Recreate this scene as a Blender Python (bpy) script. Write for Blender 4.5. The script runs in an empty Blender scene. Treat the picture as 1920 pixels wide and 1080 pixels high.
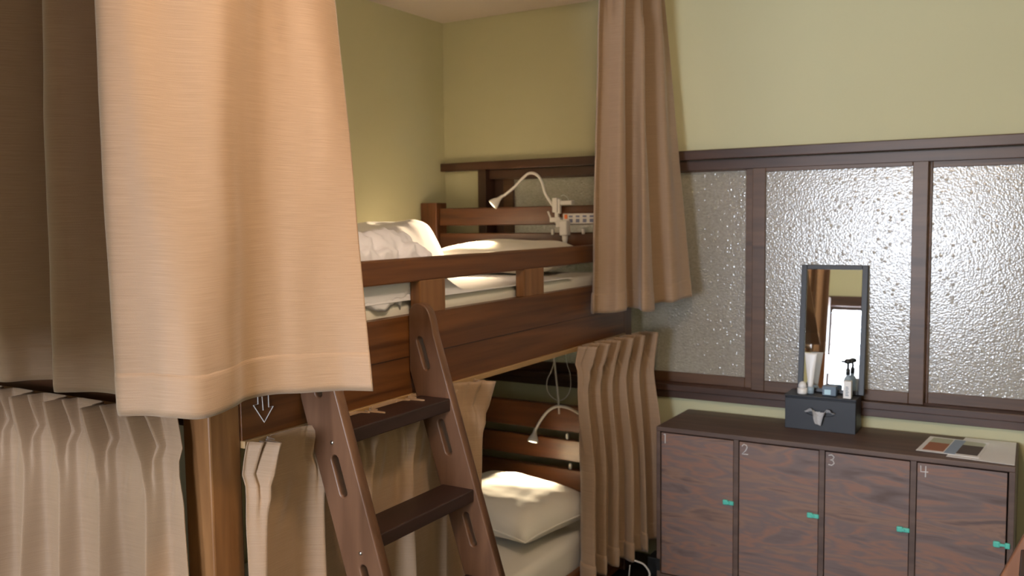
import bpy, bmesh, math, random
import numpy as np
from mathutils import Vector, Matrix, noise
random.seed(4)
S = bpy.context.scene
COL = S.collection
R = math.radians

# ------------------------------------------------------------------ camera
def make_camera():
    yaw, pitch, roll = R(31.0), R(-4.4), R(0.74)
    fw = Vector((-math.sin(yaw)*math.cos(pitch), math.cos(yaw)*math.cos(pitch), math.sin(pitch)))
    rt = Vector((math.cos(yaw), math.sin(yaw), 0)); up = rt.cross(fw)
    r2 = rt*math.cos(roll) - up*math.sin(roll); u2 = up*math.cos(roll) + rt*math.sin(roll)
    cd = bpy.data.cameras.new('camera'); co = bpy.data.objects.new('camera', cd); COL.objects.link(co)
    m = Matrix((r2, u2, -fw)).transposed().to_4x4(); m.translation = Vector((2.4288, -3.45, 1.42))
    co.matrix_world = m
    cd.sensor_width = 36; cd.lens = 31.43; cd.clip_start = .02
    cd.dof.use_dof = True; cd.dof.focus_distance = 1.75; cd.dof.aperture_fstop = 6.0
    S.camera = co
make_camera()

# ------------------------------------------------------------------ light and exposure
S.view_settings.view_transform = 'Standard'; S.view_settings.look = 'None'
S.view_settings.exposure = 0.0; S.view_settings.gamma = 1; S.view_settings.use_curve_mapping = False
W = bpy.data.worlds.new('daylight'); S.world = W; W.use_nodes = True
bg = W.node_tree.nodes['Background']; bg.inputs[0].default_value = (.80, .88, 1.0, 1); bg.inputs[1].default_value = 62.0

def area(name, loc, rot, sx, sy, power, col, portal=False, spread=None):
    l = bpy.data.lights.new(name, 'AREA'); l.shape = 'RECTANGLE'; l.size = sx; l.size_y = sy
    l.energy = power; l.color = col
    if portal: l.cycles.is_portal = True
    if spread: l.spread = R(spread)
    o = bpy.data.objects.new(name, l); COL.objects.link(o); o.location = loc; o.rotation_euler = rot
    return o
area('window_portal', (1.325, -4.97, 1.20), (R(90), 0, 0), 1.15, .86, 1, (1, 1, 1), portal=True)
LAMP = (2.0, -2.34, 2.17)
def point(name, loc, power, col, rad):
    l = bpy.data.lights.new(name, 'POINT'); l.energy = power; l.color = col; l.shadow_soft_size = rad
    o = bpy.data.objects.new(name, l); COL.objects.link(o); o.location = loc; return o
point('ceiling_lamp_bulb', LAMP, 32, (1.0, .75, .50), .07)
def spot(name, loc, target, power, col, size, blend=.5):
    l = bpy.data.lights.new(name, 'SPOT'); l.energy = power; l.color = col; l.spot_size = R(size); l.spot_blend = blend
    l.shadow_soft_size = .008
    o = bpy.data.objects.new(name, l); COL.objects.link(o); o.location = loc
    d = Vector(target) - Vector(loc); o.rotation_euler = d.to_track_quat('-Z', 'Y').to_euler(); return o

# ------------------------------------------------------------------ materials
def mat(name, col=(.5,.5,.5), rough=.6, metal=0, **kw):
    m = bpy.data.materials.new(name); m.use_nodes = True
    b = m.node_tree.nodes['Principled BSDF']
    b.inputs['Base Color'].default_value = (*col, 1); b.inputs['Roughness'].default_value = rough; b.inputs['Metallic'].default_value = metal
    for k, v in kw.items(): b.inputs[k.replace('_', ' ')].default_value = v
    return m
def nodes(m):
    nt = m.node_tree; return nt, nt.nodes['Principled BSDF'], nt.nodes.new, nt.links.new
def ramp(nt, fac, stops):
    r = nt.nodes.new('ShaderNodeValToRGB'); nt.links.new(fac, r.inputs[0])
    while len(r.color_ramp.elements) < len(stops): r.color_ramp.elements.new(.5)
    for e, (p, c) in zip(r.color_ramp.elements, stops): e.position = p; e.color = (*c, 1)
    return r.outputs[0]
def coords(nt, scale, kind='Object', rot=(0,0,0)):
    tc = nt.nodes.new('ShaderNodeTexCoord'); mp = nt.nodes.new('ShaderNodeMapping')
    mp.inputs['Scale'].default_value = scale; mp.inputs['Rotation'].default_value = rot
    nt.links.new(tc.outputs[kind], mp.inputs[0]); return mp.outputs[0]
def bump(nt, b, h, s, d=.01):
    n = nt.nodes.new('ShaderNodeBump'); n.inputs['Strength'].default_value = s; n.inputs['Distance'].default_value = d
    nt.links.new(h, n.inputs['Height']); nt.links.new(n.outputs[0], b.inputs['Normal'])
def wood(name, dark, light, axis, rough=.42, sc=1.0):
    m = mat(name, light, rough); nt, b, N, L = nodes(m)
    s = {'X': (2.2, 26, 26), 'Y': (38, 1.5, 38), 'Z': (26, 26, 2.2)}[axis]
    c = coords(nt, tuple(v*sc for v in s))
    n1 = N('ShaderNodeTexNoise'); n1.inputs['Scale'].default_value = 1; n1.inputs['Detail'].default_value = 6; n1.inputs['Distortion'].default_value = .6
    L(c, n1.inputs['Vector'])
    L(ramp(nt, n1.outputs[0], [(.3, dark), (.68, light)]), b.inputs['Base Color'])
    bump(nt, b, n1.outputs[0], .12, .002); return m
def fabric(name, dark, light):
    m = mat(name, light, .62, Sheen_Weight=.35, Sheen_Roughness=.5); nt, b, N, L = nodes(m)
    c = coords(nt, (14, 620, 1), 'UV')
    n1 = N('ShaderNodeTexNoise'); n1.inputs['Scale'].default_value = 1; n1.inputs['Detail'].default_value = 3; L(c, n1.inputs['Vector'])
    c2 = coords(nt, (650, 650, 1), 'UV'); n2 = N('ShaderNodeTexNoise'); n2.inputs['Scale'].default_value = 1; L(c2, n2.inputs['Vector'])
    L(ramp(nt, n1.outputs[0], [(.25, dark), (.75, light)]), b.inputs['Base Color'])
    mx = N('ShaderNodeMath'); mx.operation = 'ADD'; L(n1.outputs[0], mx.inputs[0]); L(n2.outputs[0], mx.inputs[1])
    bump(nt, b, mx.outputs[0], .35, .0015); return m
def plaster(name, c0, c1):
    m = mat(name, c1, .85); nt, b, N, L = nodes(m)
    n1 = N('ShaderNodeTexNoise'); n1.inputs['Scale'].default_value = 1; n1.inputs['Detail'].default_value = 4; L(coords(nt, (1.2, 1.2, 1.2)), n1.inputs['Vector'])
    n2 = N('ShaderNodeTexNoise'); n2.inputs['Scale'].default_value = 1; L(coords(nt, (160, 160, 60)), n2.inputs['Vector'])
    L(ramp(nt, n1.outputs[0], [(.3, c0), (.7, c1)]), b.inputs['Base Color']); bump(nt, b, n2.outputs[0], .2, .002); return m

M = {}
M['wall'] = plaster('olive_plaster', (.515, .495, .315), (.545, .525, .34))
M['ceiling'] = plaster('ceiling_paint', (.76, .66, .60), (.80, .70, .64))
M['floor'] = wood('dark_floor_boards', (.010, .008, .007), (.022, .015, .012), 'Y', .4)
M['trim'] = wood('dark_trim_wood', (.035, .014, .008), (.075, .032, .018), 'X')
M['trimZ'] = wood('dark_jamb_wood', (.03, .012, .007), (.065, .028, .015), 'Z')
M['sash'] = wood('sash_wood', (.060, .026, .011), (.120, .056, .025), 'X')
M['sashZ'] = wood('sash_wood_upright', (.060, .026, .011), (.120, .056, .025), 'Z')
M['bedY'] = wood('walnut_stain_boards', (.070, .022, .006), (.17, .062, .017), 'Y', .36)
M['bedX'] = wood('walnut_stain_rails', (.048, .015, .006), (.115, .040, .014), 'X', .36)
M['bedZ'] = wood('walnut_stain_posts', (.15, .062, .022), (.28, .13, .048), 'Z', .36)
M['headpost'] = wood('dark_walnut_posts', (.05, .016, .006), (.12, .043, .015), 'Z', .36)
M['ladder'] = wood('ladder_wood', (.095, .043, .022), (.165, .080, .043), 'Z', .38)
M['tread'] = wood('dark_tread_wood', (.018, .008, .006), (.035, .015, .011), 'Y', .45)
M['track'] = wood('pale_curtain_track', (.32, .19, .08), (.42, .26, .12), 'Y', .4)
M['fabric'] = fabric('tan_curtain_fabric', (.275, .170, .096), (.355, .226, .136))
M['white'] = mat('white_plastic', (.78, .76, .74), .35)
M['cable'] = mat('white_cable', (.62, .60, .58), .4)
M['chrome'] = mat('steel', (.55, .55, .56), .25, 1)
M['chalk'] = mat('chalk', (.62, .60, .60), .9)
M['black'] = mat('black_plastic', (.012, .013, .014), .4)
M['teal'] = mat('teal_plastic', (.10, .52, .42), .35)
M['navy'] = mat('dark_leatherette', (.012, .013, .019), .45)
M['mirror'] = mat('mirror_silver', (.93, .95, .95), .01, 1)
M['paper'] = mat('white_paper', (.86, .86, .88), .3)
M['paperedge'] = mat('print_grey', (.50, .53, .42), .4)
M['rust'] = mat('print_rust', (.36, .12, .055), .4)
M['blue'] = mat('print_blue', (.28, .38, .55), .4)
M['darkprint'] = mat('print_dark', (.055, .030, .028), .4)
M['socket'] = mat('socket_blue_grey', (.20, .22, .34), .5)
M['orange'] = mat('orange_switch', (.9, .22, .06), .4)
M['tissue'] = mat('tissue_paper', (.80, .80, .82), .9)
M['clear'] = mat('frosted_bottle', (.55, .68, .78), .15, Transmission_Weight=.5)
M['slat'] = mat('slat_pine', (.22, .14, .07), .6)
def cotton(name, col):
    m = mat(name, col, .85, Sheen_Weight=.2); nt, b, N, L = nodes(m)
    n = N('ShaderNodeTexNoise'); n.inputs['Scale'].default_value = 1; n.inputs['Detail'].default_value = 4; L(coords(nt, (22, 22, 22)), n.inputs['Vector'])
    bump(nt, b, n.outputs[0], .10, .006); return m
M['cotton'] = cotton('cream_cotton', (.82, .78, .71))
M['duvet'] = cotton('lilac_white_cotton', (.84, .82, .90))
M['pad'] = cotton('white_pad', (.80, .80, .80))
e = mat('lit_led', (1, .9, .7), .5); e.node_tree.nodes['Principled BSDF'].inputs['Emission Color'].default_value = (1, .82, .5, 1)
e.node_tree.nodes['Principled BSDF'].inputs['Emission Strength'].default_value = 14; M['led'] = e
# hammered pattern glass
def pattern_glass():
    m = mat('hammered_glass', (.36, .33, .28), .22, Specular_IOR_Level=.8, IOR=1.6); nt, b, N, L = nodes(m)
    v = N('ShaderNodeTexVoronoi'); v.feature = 'SMOOTH_F1'; v.inputs['Scale'].default_value = 1; v.inputs['Smoothness'].default_value = .6; L(coords(nt, (150, 150, 150)), v.inputs['Vector'])
    n = N('ShaderNodeTexNoise'); n.inputs['Scale'].default_value = 1; L(coords(nt, (90, 90, 150)), n.inputs['Vector'])
    a = N('ShaderNodeMath'); a.operation = 'ADD'; L(v.outputs['Distance'], a.inputs[0]); L(n.outputs[0], a.inputs[1])
    v2 = N('ShaderNodeTexVoronoi'); v2.inputs['Scale'].default_value = 1; L(coords(nt, (75, 75, 75)), v2.inputs['Vector'])
    sx = N('ShaderNodeSeparateColor'); L(v2.outputs['Color'], sx.inputs[0])
    gt = N('ShaderNodeMath'); gt.operation = 'GREATER_THAN'; L(sx.outputs[0], gt.inputs[0]); gt.inputs[1].default_value = .80
    sb = N('ShaderNodeMath'); sb.operation = 'SUBTRACT'; sb.inputs[0].default_value = .45; L(v2.outputs['Distance'], sb.inputs[1]); sb.use_clamp = True
    ml = N('ShaderNodeMath'); ml.operation = 'MULTIPLY'; L(gt.outputs[0], ml.inputs[0]); L(sb.outputs[0], ml.inputs[1])
    m8 = N('ShaderNodeMath'); m8.operation = 'MULTIPLY_ADD'; L(ml.outputs[0], m8.inputs[0]); m8.inputs[1].default_value = 7; L(a.outputs[0], m8.inputs[2])
    bump(nt, b, m8.outputs[0], .16, .004)
    L(ramp(nt, n.outputs[0], [(.3, (.29, .255, .215)), (.7, (.37, .335, .29))]), b.inputs['Base Color'])
    b.inputs['Transmission Weight'].default_value = .12
    return m
M['pglass'] = pattern_glass()
def clear_pane():
    m = bpy.data.materials.new('clear_window_pane'); m.use_nodes = True; nt = m.node_tree; nt.nodes.clear()
    o = nt.nodes.new('ShaderNodeOutputMaterial'); mx = nt.nodes.new('ShaderNodeMixShader'); t = nt.nodes.new('ShaderNodeBsdfTransparent'); g = nt.nodes.new('ShaderNodeBsdfGlossy')
    g.inputs['Roughness'].default_value = .05; mx.inputs[0].default_value = .06
    nt.links.new(t.outputs[0], mx.inputs[1]); nt.links.new(g.outputs[0], mx.inputs[2]); nt.links.new(mx.outputs[0], o.inputs[0]); return m
M['pane'] = clear_pane()
def plywood():
    m = mat('stained_plywood', (.1, .06, .05), .5); nt, b, N, L = nodes(m)
    n = N('ShaderNodeTexNoise'); n.inputs['Scale'].default_value = 1; n.inputs['Detail'].default_value = 3; n.inputs['Distortion'].default_value = 1.2
    L(coords(nt, (2.6, 2.6, 13)), n.inputs['Vector'])
    n2 = N('ShaderNodeTexNoise'); n2.inputs['Scale'].default_value = 1; n2.inputs['Detail'].default_value = 5; L(coords(nt, (9, 9, 120)), n2.inputs['Vector'])
    k = N('ShaderNodeMath'); k.operation = 'MULTIPLY_ADD'; L(n2.outputs[0], k.inputs[0]); k.inputs[1].default_value = .16; L(n.outputs[0], k.inputs[2])
    L(ramp(nt, k.outputs[0], [(.36, (.10, .062, .052)), (.50, (.165, .115, .105)), (.56, (.245, .125, .085)), (.62, (.16, .112, .104)), (.70, (.235, .135, .095)), (.80, (.11, .07, .062))]), b.inputs['Base Color'])
    bump(nt, b, n2.outputs[0], .1, .002); return m
M['ply'] = plywood()
M['carcass'] = wood('locker_carcass_wood', (.075, .044, .034), (.135, .082, .062), 'X', .5)

# ------------------------------------------------------------------ object helpers
def tag(o, label=None, cat=None, group=None, kind=None):
    if label: o['label'] = label
    if cat: o['category'] = cat
    if group: o['group'] = group
    if kind: o['kind'] = kind
    return o
def empty(name, loc, label, cat, group=None):
    o = bpy.data.objects.new(name, None); COL.objects.link(o); o.location = loc; o.empty_display_size = .05
    return tag(o, label, cat, group)
def wloc(o):
    v = Vector((0, 0, 0))
    while o: v += o.location; o = o.parent
    return v
def link(name, me, m, parent=None, smooth=False, label=None):
    """me is in world coordinates; origin of the object moves to its parent's origin"""
    if isinstance(me, bmesh.types.BMesh):
        bm = me; me = bpy.data.meshes.new(name); bmesh.ops.recalc_face_normals(bm, faces=bm.faces[:]); bm.to_mesh(me); bm.free()
    me.name = name
    o = bpy.data.objects.new(name, me); COL.objects.link(o)
    if parent:
        me.transform(Matrix.Translation(-wloc(parent))); o.parent = parent
    else:
        c = Vector((0, 0, 0)); 
        xs = [v.co for v in me.vertices]; c.x = sum(v.x for v in xs)/len(xs); c.y = sum(v.y for v in xs)/len(xs); c.z = min(v.z for v in xs)
        me.transform(Matrix.Translation(-c)); o.location = c
    if m and not len(me.materials): me.materials.append(M[m] if isinstance(m, str) else m)
    if smooth:
        for p in me.polygons: p.use_smooth = True
    if label: o['label'] = label
    return o
def box(bm, x0, x1, y0, y1, z0, z1, bev=0.0, mtx=None):
    r = bmesh.ops.create_cube(bm, size=1); vs = r['verts']
    for v in vs: v.co = Vector(((x0+x1)/2 + v.co.x*(x1-x0), (y0+y1)/2 + v.co.y*(y1-y0), (z0+z1)/2 + v.co.z*(z1-z0)))
    if bev:
        es = list({e for v in vs for e in v.link_edges})
        g = bmesh.ops.bevel(bm, geom=es, offset=bev, segments=2, affect='EDGES', profile=.5); vs = list({v for f in g['faces'] for v in f.verts} | {v for v in vs if v.is_valid})
    if mtx: bmesh.ops.transform(bm, matrix=mtx, verts=[v for v in vs if v.is_valid])
    return vs
def bx(name, x0, x1, y0, y1, z0, z1, m, parent=None, bev=.003, label=None, mtx=None):
    bm = bmesh.new(); box(bm, x0, x1, y0, y1, z0, z1, bev, mtx); return link(name, bm, m, parent, label=label)
def smooth_path(P, k=6):
    P = [Vector(p) for p in P]; out = []
    for i in range(len(P)-1):
        p0 = P[max(i-1, 0)]; p1 = P[i]; p2 = P[i+1]; p3 = P[min(i+2, len(P)-1)]
        for j in range(k):
            t = j/k; out.append(.5*((2*p1) + (p2-p0)*t + (2*p0-5*p1+4*p2-p3)*t*t + (3*p1-p0-3*p2+p3)*t**3))
    out.append(P[-1]); return out
def tube(bm, path, rad, n=8, caps=True):
    path = [Vector(p) for p in path]; rings = []; up = None
    for i, p in enumerate(path):
        d = (path[min(i+1, len(path)-1)] - path[max(i-1, 0)]).normalized()
        if up is None:
            up = Vector((0, 0, 1)) if abs(d.z) < .9 else Vector((1, 0, 0))
        up = (up - d*up.dot(d)).normalized(); s = d.cross(up)
        r = rad[i] if isinstance(rad, (list, tuple)) else rad
        rings.append([bm.verts.new(p + (up*math.cos(a) + s*math.sin(a))*r) for a in [2*math.pi*k/n for k in range(n)]])
    for a, b in zip(rings, rings[1:]):
        for k in range(n): bm.faces.new((a[k], a[(k+1) % n], b[(k+1) % n], b[k]))
    if caps: bm.faces.new(rings[0][::-1]); bm.faces.new(rings[-1])
def tb(name, path, rad, m, parent=None, n=8, k=0, label=None):
    bm = bmesh.new(); tube(bm, smooth_path(path, k) if k else path, rad, n); return link(name, bm, m, parent, smooth=True, label=label)
def lathe(bm, prof, mtx, n=24):
    rings = []
    for r, z in prof: rings.append([bm.verts.new(mtx @ Vector((r*math.cos(2*math.pi*k/n), r*math.sin(2*math.pi*k/n), z))) for k in range(n)])
    for a, b in zip(rings, rings[1:]):
        for k in range(n): bm.faces.new((a[k], a[(k+1) % n], b[(k+1) % n], b[k]))
    bm.faces.new(rings[0][::-1]); bm.faces.new(rings[-1])
def outline_plate(outlines, half, mtx, bev=.003):
    """flat board cut from closed 2D outlines (later ones are holes), in world space through mtx"""
    cu = bpy.data.curves.new('tmp', 'CURVE'); cu.dimensions = '2D'; cu.fill_mode = 'BOTH'; cu.extrude = half - bev; cu.bevel_depth = bev; cu.bevel_resolution = 1
    for pts in outlines:
        sp = cu.splines.new('POLY'); sp.points.add(len(pts)-1); sp.use_cyclic_u = True
        for p, q in zip(sp.points, pts): p.co = (q[0], q[1], 0, 1)
    o = bpy.data.objects.new('tmp', cu); COL.objects.link(o); dg = bpy.context.evaluated_depsgraph_get(); dg.update()
    me = bpy.data.meshes.new_from_object(o.evaluated_get(dg)); bpy.data.objects.remove(o); me.transform(mtx); me.materials.clear(); return me
def frame_parts(bm, x0, x1, y0, y1, z0, z1, wl, wr, wt, wb):
    box(bm, x0, x0+wl, y0, y1, z0, z1, .002); box(bm, x1-wr, x1, y0, y1, z0, z1, .002)
    box(bm, x0+wl, x1-wr, y0, y1, z1-wt, z1, .002); box(bm, x0+wl, x1-wr, y0, y1, z0, z0+wb, .002)

# ------------------------------------------------------------------ room shell
RX, FY, CZ = 2.95, -4.90, 2.325
def st(name, *a, m='wall', bev=0):
    o = bx(name, *a, m, None, bev); o['kind'] = 'structure'; return o
st('floor', -.1, RX+.1, FY-.1, .1, -.1, 0, m='floor')
st('ceiling', -.1, RX+.1, FY-.1, .1, CZ, CZ+.1, m='ceiling')
st('wall_left', -.1, 0, FY, .1, 0, CZ)
st('wall_right', RX, RX+.1, FY, .1, 0, CZ)
# back wall with the long opening
bm = bmesh.new()
WX0, WZ0, WZ1 = .25, .74, 1.64
box(bm, 0, RX, 0, .1, 0, WZ0-.01); box(bm, 0, RX, 0, .1, WZ1, CZ); box(bm, 0, WX0, 0, .1, WZ0-.01, WZ1)
o = link('wall_back', bm, 'wall'); o['kind'] = 'structure'
bm = bmesh.new()
FX0, FX1 = .75, 1.90
box(bm, 0, RX, FY-.1, FY, 0, .77); box(bm, 0, RX, FY-.1, FY, 1.63, CZ); box(bm, 0, FX0, FY-.1, FY, .77, 1.63); box(bm, FX1, RX, FY-.1, FY, .77, 1.63)
o = link('wall_front', bm, 'wall'); o['kind'] = 'structure'
# trims of the back wall
st('trim_1', .004, RX, -.045, .0, 1.643, 1.680, m='trim', bev=.003)      # head rail ledge
bm = bmesh.new(); box(bm, WX0, RX, -.012, .012, 1.602, 1.642, .002); box(bm, WX0, RX, .012, .075, 1.630, 1.642, .002)
o = link('trim_2', bm, 'trim'); o['kind'] = 'structure'
bm = bmesh.new(); box(bm, .21, .252, -.045, .09, .70, 1.643, .002); box(bm, .252, .30, .03, .09, .74, 1.63, .002)
o = link('trim_3', bm, 'trimZ'); o['kind'] = 'structure'
bm = bmesh.new(); box(bm, .21, RX, -.035, .09, .715, .742, .003); box(bm, .21, RX, -.022, .0, .685, .716, .002)
o = link('trim_4', bm, 'trim'); o['kind'] = 'structure'
# sliding sashes
def sash(n, x0, x1, y, wl, wr, ztop, zb=.742):
    bm = bmesh.new(); frame_parts(bm, x0, x1, y-.014, y+.014, zb, ztop, wl, wr, .030, .040)
    f = link('window_%d' % n, bm, 'sash'); f['kind'] = 'structure'
    g = bx('pane', x0+wl-.004, x1-wr+.004, y-.003, y+.003, zb+.036, ztop-.026, 'pglass', f, 0)
    return f
sash(1, .30, 1.452, .040, .052, .042, 1.628)
sash(2, 1.446, 2.062, .004, .050, .050, 1.618)
sash(3, 2.050, RX, .042, .022, .05, 1.612)
st('wall_behind_glass', 0, RX, .45, .5, .3, 2.1, m='wall').name = 'wall_corridor'
# front window behind the camera, seen in the mirror
bm = bmesh.new(); frame_parts(bm, FX0, FX1, FY-.06, FY-.01, .77, 1.63, .035, .035, .03, .035)
for z in (1.07, 1.29, 1.475): box(bm, FX0+.035, FX1-.035, FY-.045, FY-.025, z-.006, z+.006, .001)
for x in (1.32,): box(bm, x-.012, x+.012, FY-.05, FY-.02, .80, 1.60, .001)
f = link('window_4', bm, 'trim'); f['kind'] = 'structure'
bx('pane', FX0+.03, FX1-.03, FY-.037, FY-.033, .80, 1.605, 'pane', f, 0)
st('trim_5', .0, RX, FY, FY+.05, 1.63, 1.72, m='trim', bev=.003)
st('trim_6', .5, 2.1, FY, FY+.05, .72, .77, m='trim', bev=.003)

# ------------------------------------------------------------------ bunk bed
bed = empty('bunk_bed', (.5, -1.2, 0), 'dark walnut-stained wooden bunk bed standing in the corner against the olive wall', 'bunk bed')
BX0, BX1, BY0, BY1 = .012, 1.0, -.21, -2.25
def P(name, *a, m='bedY', bev=.004, label=None, parent=bed): return bx(name, *a, m, parent, bev, label)
P('post', BX0, .100, -.215, -.135, 0, 1.497, m='headpost')
P('post', .94, BX1-.002, -.215, -.135, 0, 1.497, m='headpost')
P('post', .915, .995, BY1, -2.17, 0, 1.497, m='bedZ', label='light golden front post at the foot of the bed')
P('post', BX0, .090, BY1, -2.17, 0, 1.497, m='bedZ')
# upper head rails
P('headboard_rail', .10, .94, -.195, -.165, 1.395, 1.472, m='bedX')
P('headboard_rail', .10, .94, -.195, -.165, 1.25, 1.362, m='bedX')
P('headboard_rail', .10, .94, -.195, -.165, 1.00, 1.15, m='bedX')
for z0, z1 in ((.535, .645), (.41, .50), (.20, .375)): P('lower_headboard_rail', .10, .94, -.195, -.165, z0, z1, m='bedX')
P('footboard_rail', .09, .915, -2.235, -2.20, 1.28, 1.40, m='bedX'); P('footboard_rail', .09, .915, -2.235, -2.20, 1.0, 1.17, m='bedX'); P('footboard_rail', .09, .915, -2.235, -2.20, .12, .40, m='bedX')
sb = P('side_board', .968, .999, -2.170, -.215, .966, 1.172, m='bedY', bev=.0012)
P('side_board', BX0, .040, -2.170, -.215, .966, 1.172, m='bedY')
P('lower_side_board', .968, .995, -2.17, -.215, .02, .135, m='bedY')
# curtain rail fixed under the board
P('curtain_rail', .975, 1.006, -2.17, -.215, .950, .966, m='track', bev=.002, label='pale wooden curtain rail under the upper side board')
P('curtain_rail', .09, .90, -2.275, -2.252, 1.015, 1.035, m='track', bev=.002)
# seam line in the board
P('board_seam', .9985, 1.0002, -2.170, -.215, 1.064, 1.0655, m='tread', bev=0)
gr = P('guard_rail', .972, .999, -2.170, -.215, 1.258, 1.322, m='bedY', bev=.005)
P('guard_rail', BX0, .036, -2.170, -.215, 1.258, 1.322, m='bedY', bev=.005)
P('guard_upright', .965, .9985, -1.545, -1.427, 1.17, 1.262, m='bedZ'); P('guard_upright', .965, .9985, -.992, -.862, 1.17, 1.262, m='bedZ')
P('upper_slat_base', .04, .968, -2.17, -.215, .985, 1.010, m='slat', bev=.002)
P('lower_slat_base', .04, .968, -2.17, -.215, .06, .085, m='slat', bev=.002)
# chalk marks
def strokes(name, lines, rad, parent, label=None, m='chalk'):
    bm = bmesh.new()
    for l in lines: tube(bm, l, rad, 5)
    return link(name, bm, m, parent, label=label)
def on_side(pts): return [(1.0008, y, z) for y, z in pts]
strokes('chalk_arrow', [on_side([(-2.125, 1.075), (-2.125, 1.036), (-2.138, 1.036), (-2.109, .994), (-2.082, 1.024), (-2.095, 1.024), (-2.095, 1.075)]),
                        on_side([(-2.113, 1.05), (-2.111, 1.020)])], .0012, bed, 'white chalk arrow pointing down')
strokes('chalk_letters', [[(.938, -2.2508, 1.047), (.940, -2.2508, 1.032), (.948, -2.2508, 1.034)], [(.958, -2.2508, 1.045), (.952, -2.2508, 1.040), (.953, -2.2508, 1.032), (.960, -2.2508, 1.034), (.958, -2.2508, 1.045)]], .001, bed, 'small white chalk marks on the front post')

# ------------------------------------------------------------------ bedding
def slab(name, x0, x1, y0, y1, z0, z1, m, label, cat, wob=.006, bev=.02, group=None):
    bm = bmesh.new(); nx, ny = 26, 60
    r = bmesh.ops.create_cube(bm, size=1)
    for v in r['verts']: v.co = Vector(((x0+x1)/2+v.co.x*(x1-x0), (y0+y1)/2+v.co.y*(y1-y0), (z0+z1)/2+v.co.z*(z1-z0)))
    bmesh.ops.bevel(bm, geom=bm.edges[:], offset=bev, segments=4, affect='EDGES', profile=.5)
    bmesh.ops.subdivide_edges(bm, edges=[e for e in bm.edges if e.calc_length() > .3], cuts=24, use_grid_fill=True)
    for v in bm.verts:
        v.co.z += wob*noise.noise(v.co*5) if v.co.z > (z0+z1)/2 else 0
        v.co.x += (wob*.6*noise.noise(v.co*7+Vector((3,3,3))))
    o = link(name, bm, m, None, True); return tag(o, label, cat, group)
slab('mattress_pad', .05, .955, -2.155, -.24, 1.012, 1.135, 'pad', 'white pad under the cream mattress on the upper bunk', 'mattress pad', .003, .02)
slab('mattress', .045, .950, -2.15, -.235, 1.140, 1.205, 'cotton', 'cream sheeted mattress on the upper bunk behind the guard rail', 'mattress', .004, .022)
slab('mattress', .045, .958, -2.15, -.235, .088, .240, 'cotton', 'cream sheeted mattress on the lower bunk', 'mattress', .006, .035)

def pillow(name, cx, cy, cz, w, l, h, rot, m, label, tilt=0, seed=0, roll=0):
    bm = bmesh.new(); n = 36; grid = {}
    M4 = Matrix.Translation((cx, cy, cz)) @ Matrix.Rotation(R(rot), 4, 'Z') @ Matrix.Rotation(R(tilt), 4, 'X') @ Matrix.Rotation(R(roll), 4, 'Y')
    for side in (1, -1):
        for i in range(n+1):
            for j in range(n+1):
                u = -1+2*i/n; v = -1+2*j/n
                if side < 0 and (i in (0, n) or j in (0, n)): grid[side, i, j] = grid[1, i, j]; continue
                e = max(0, (1-abs(u)**3.2))**.5 * max(0, (1-abs(v)**3.2))**.5
                px = u*(1-.07*(1-v*v)*abs(u)**3); py = v*(1-.07*(1-u*u)*abs(v)**3)
                wr = noise.noise(Vector((u*2.2+seed, v*2.2, side)))*.12 + noise.noise(Vector((u*5+seed, v*5, side*3)))*.025
                z = side*h/2*(e**.85)*(1+wr*1.2) + 0
                if side < 0: z *= .55
                grid[side, i, j] = bm.verts.new(M4 @ Vector((px*w/2, py*l/2, z)))
    for side in (1, -1):
        for i in range(n):
            for j in range(n):
                q = [grid[side, i, j], grid[side, i+1, j], grid[side, i+1, j+1], grid[side, i, j+1]]
                try: bm.faces.new(q if side > 0 else q[::-1])
                except ValueError: pass
    o = link(name, bm, m, None, True)
    # corded seam
    edge = [(-1+2*k/12, -1) for k in range(12)] + [(1, -1+2*k/12) for k in range(12)] + [(1-2*k/12, 1) for k in range(12)] + [(-1, 1-2*k/12) for k in range(13)]
    pth = [M4 @ Vector((u*(1-.07*(1-v*v)*abs(u)**3)*w/2, v*(1-.07*(1-u*u)*abs(v)**3)*l/2, 0)) for u, v in edge]
    bm = bmesh.new(); tube(bm, pth, .0035, 6); link('seam', bm, m, o, True)
    return tag(o, label, 'pillow')
pillow('pillow', .56, -.40, 1.258, .60, .36, .15, 4, 'cotton', 'cream pillow lit by the reading lamp on the upper bunk', seed=2, tilt=4)
pillow('pillow', .675, -.58, .318, .59, .42, .185, -14, 'cotton', 'cream pillow lit by the reading lamp on the lower bunk', seed=7, tilt=3)

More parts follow.
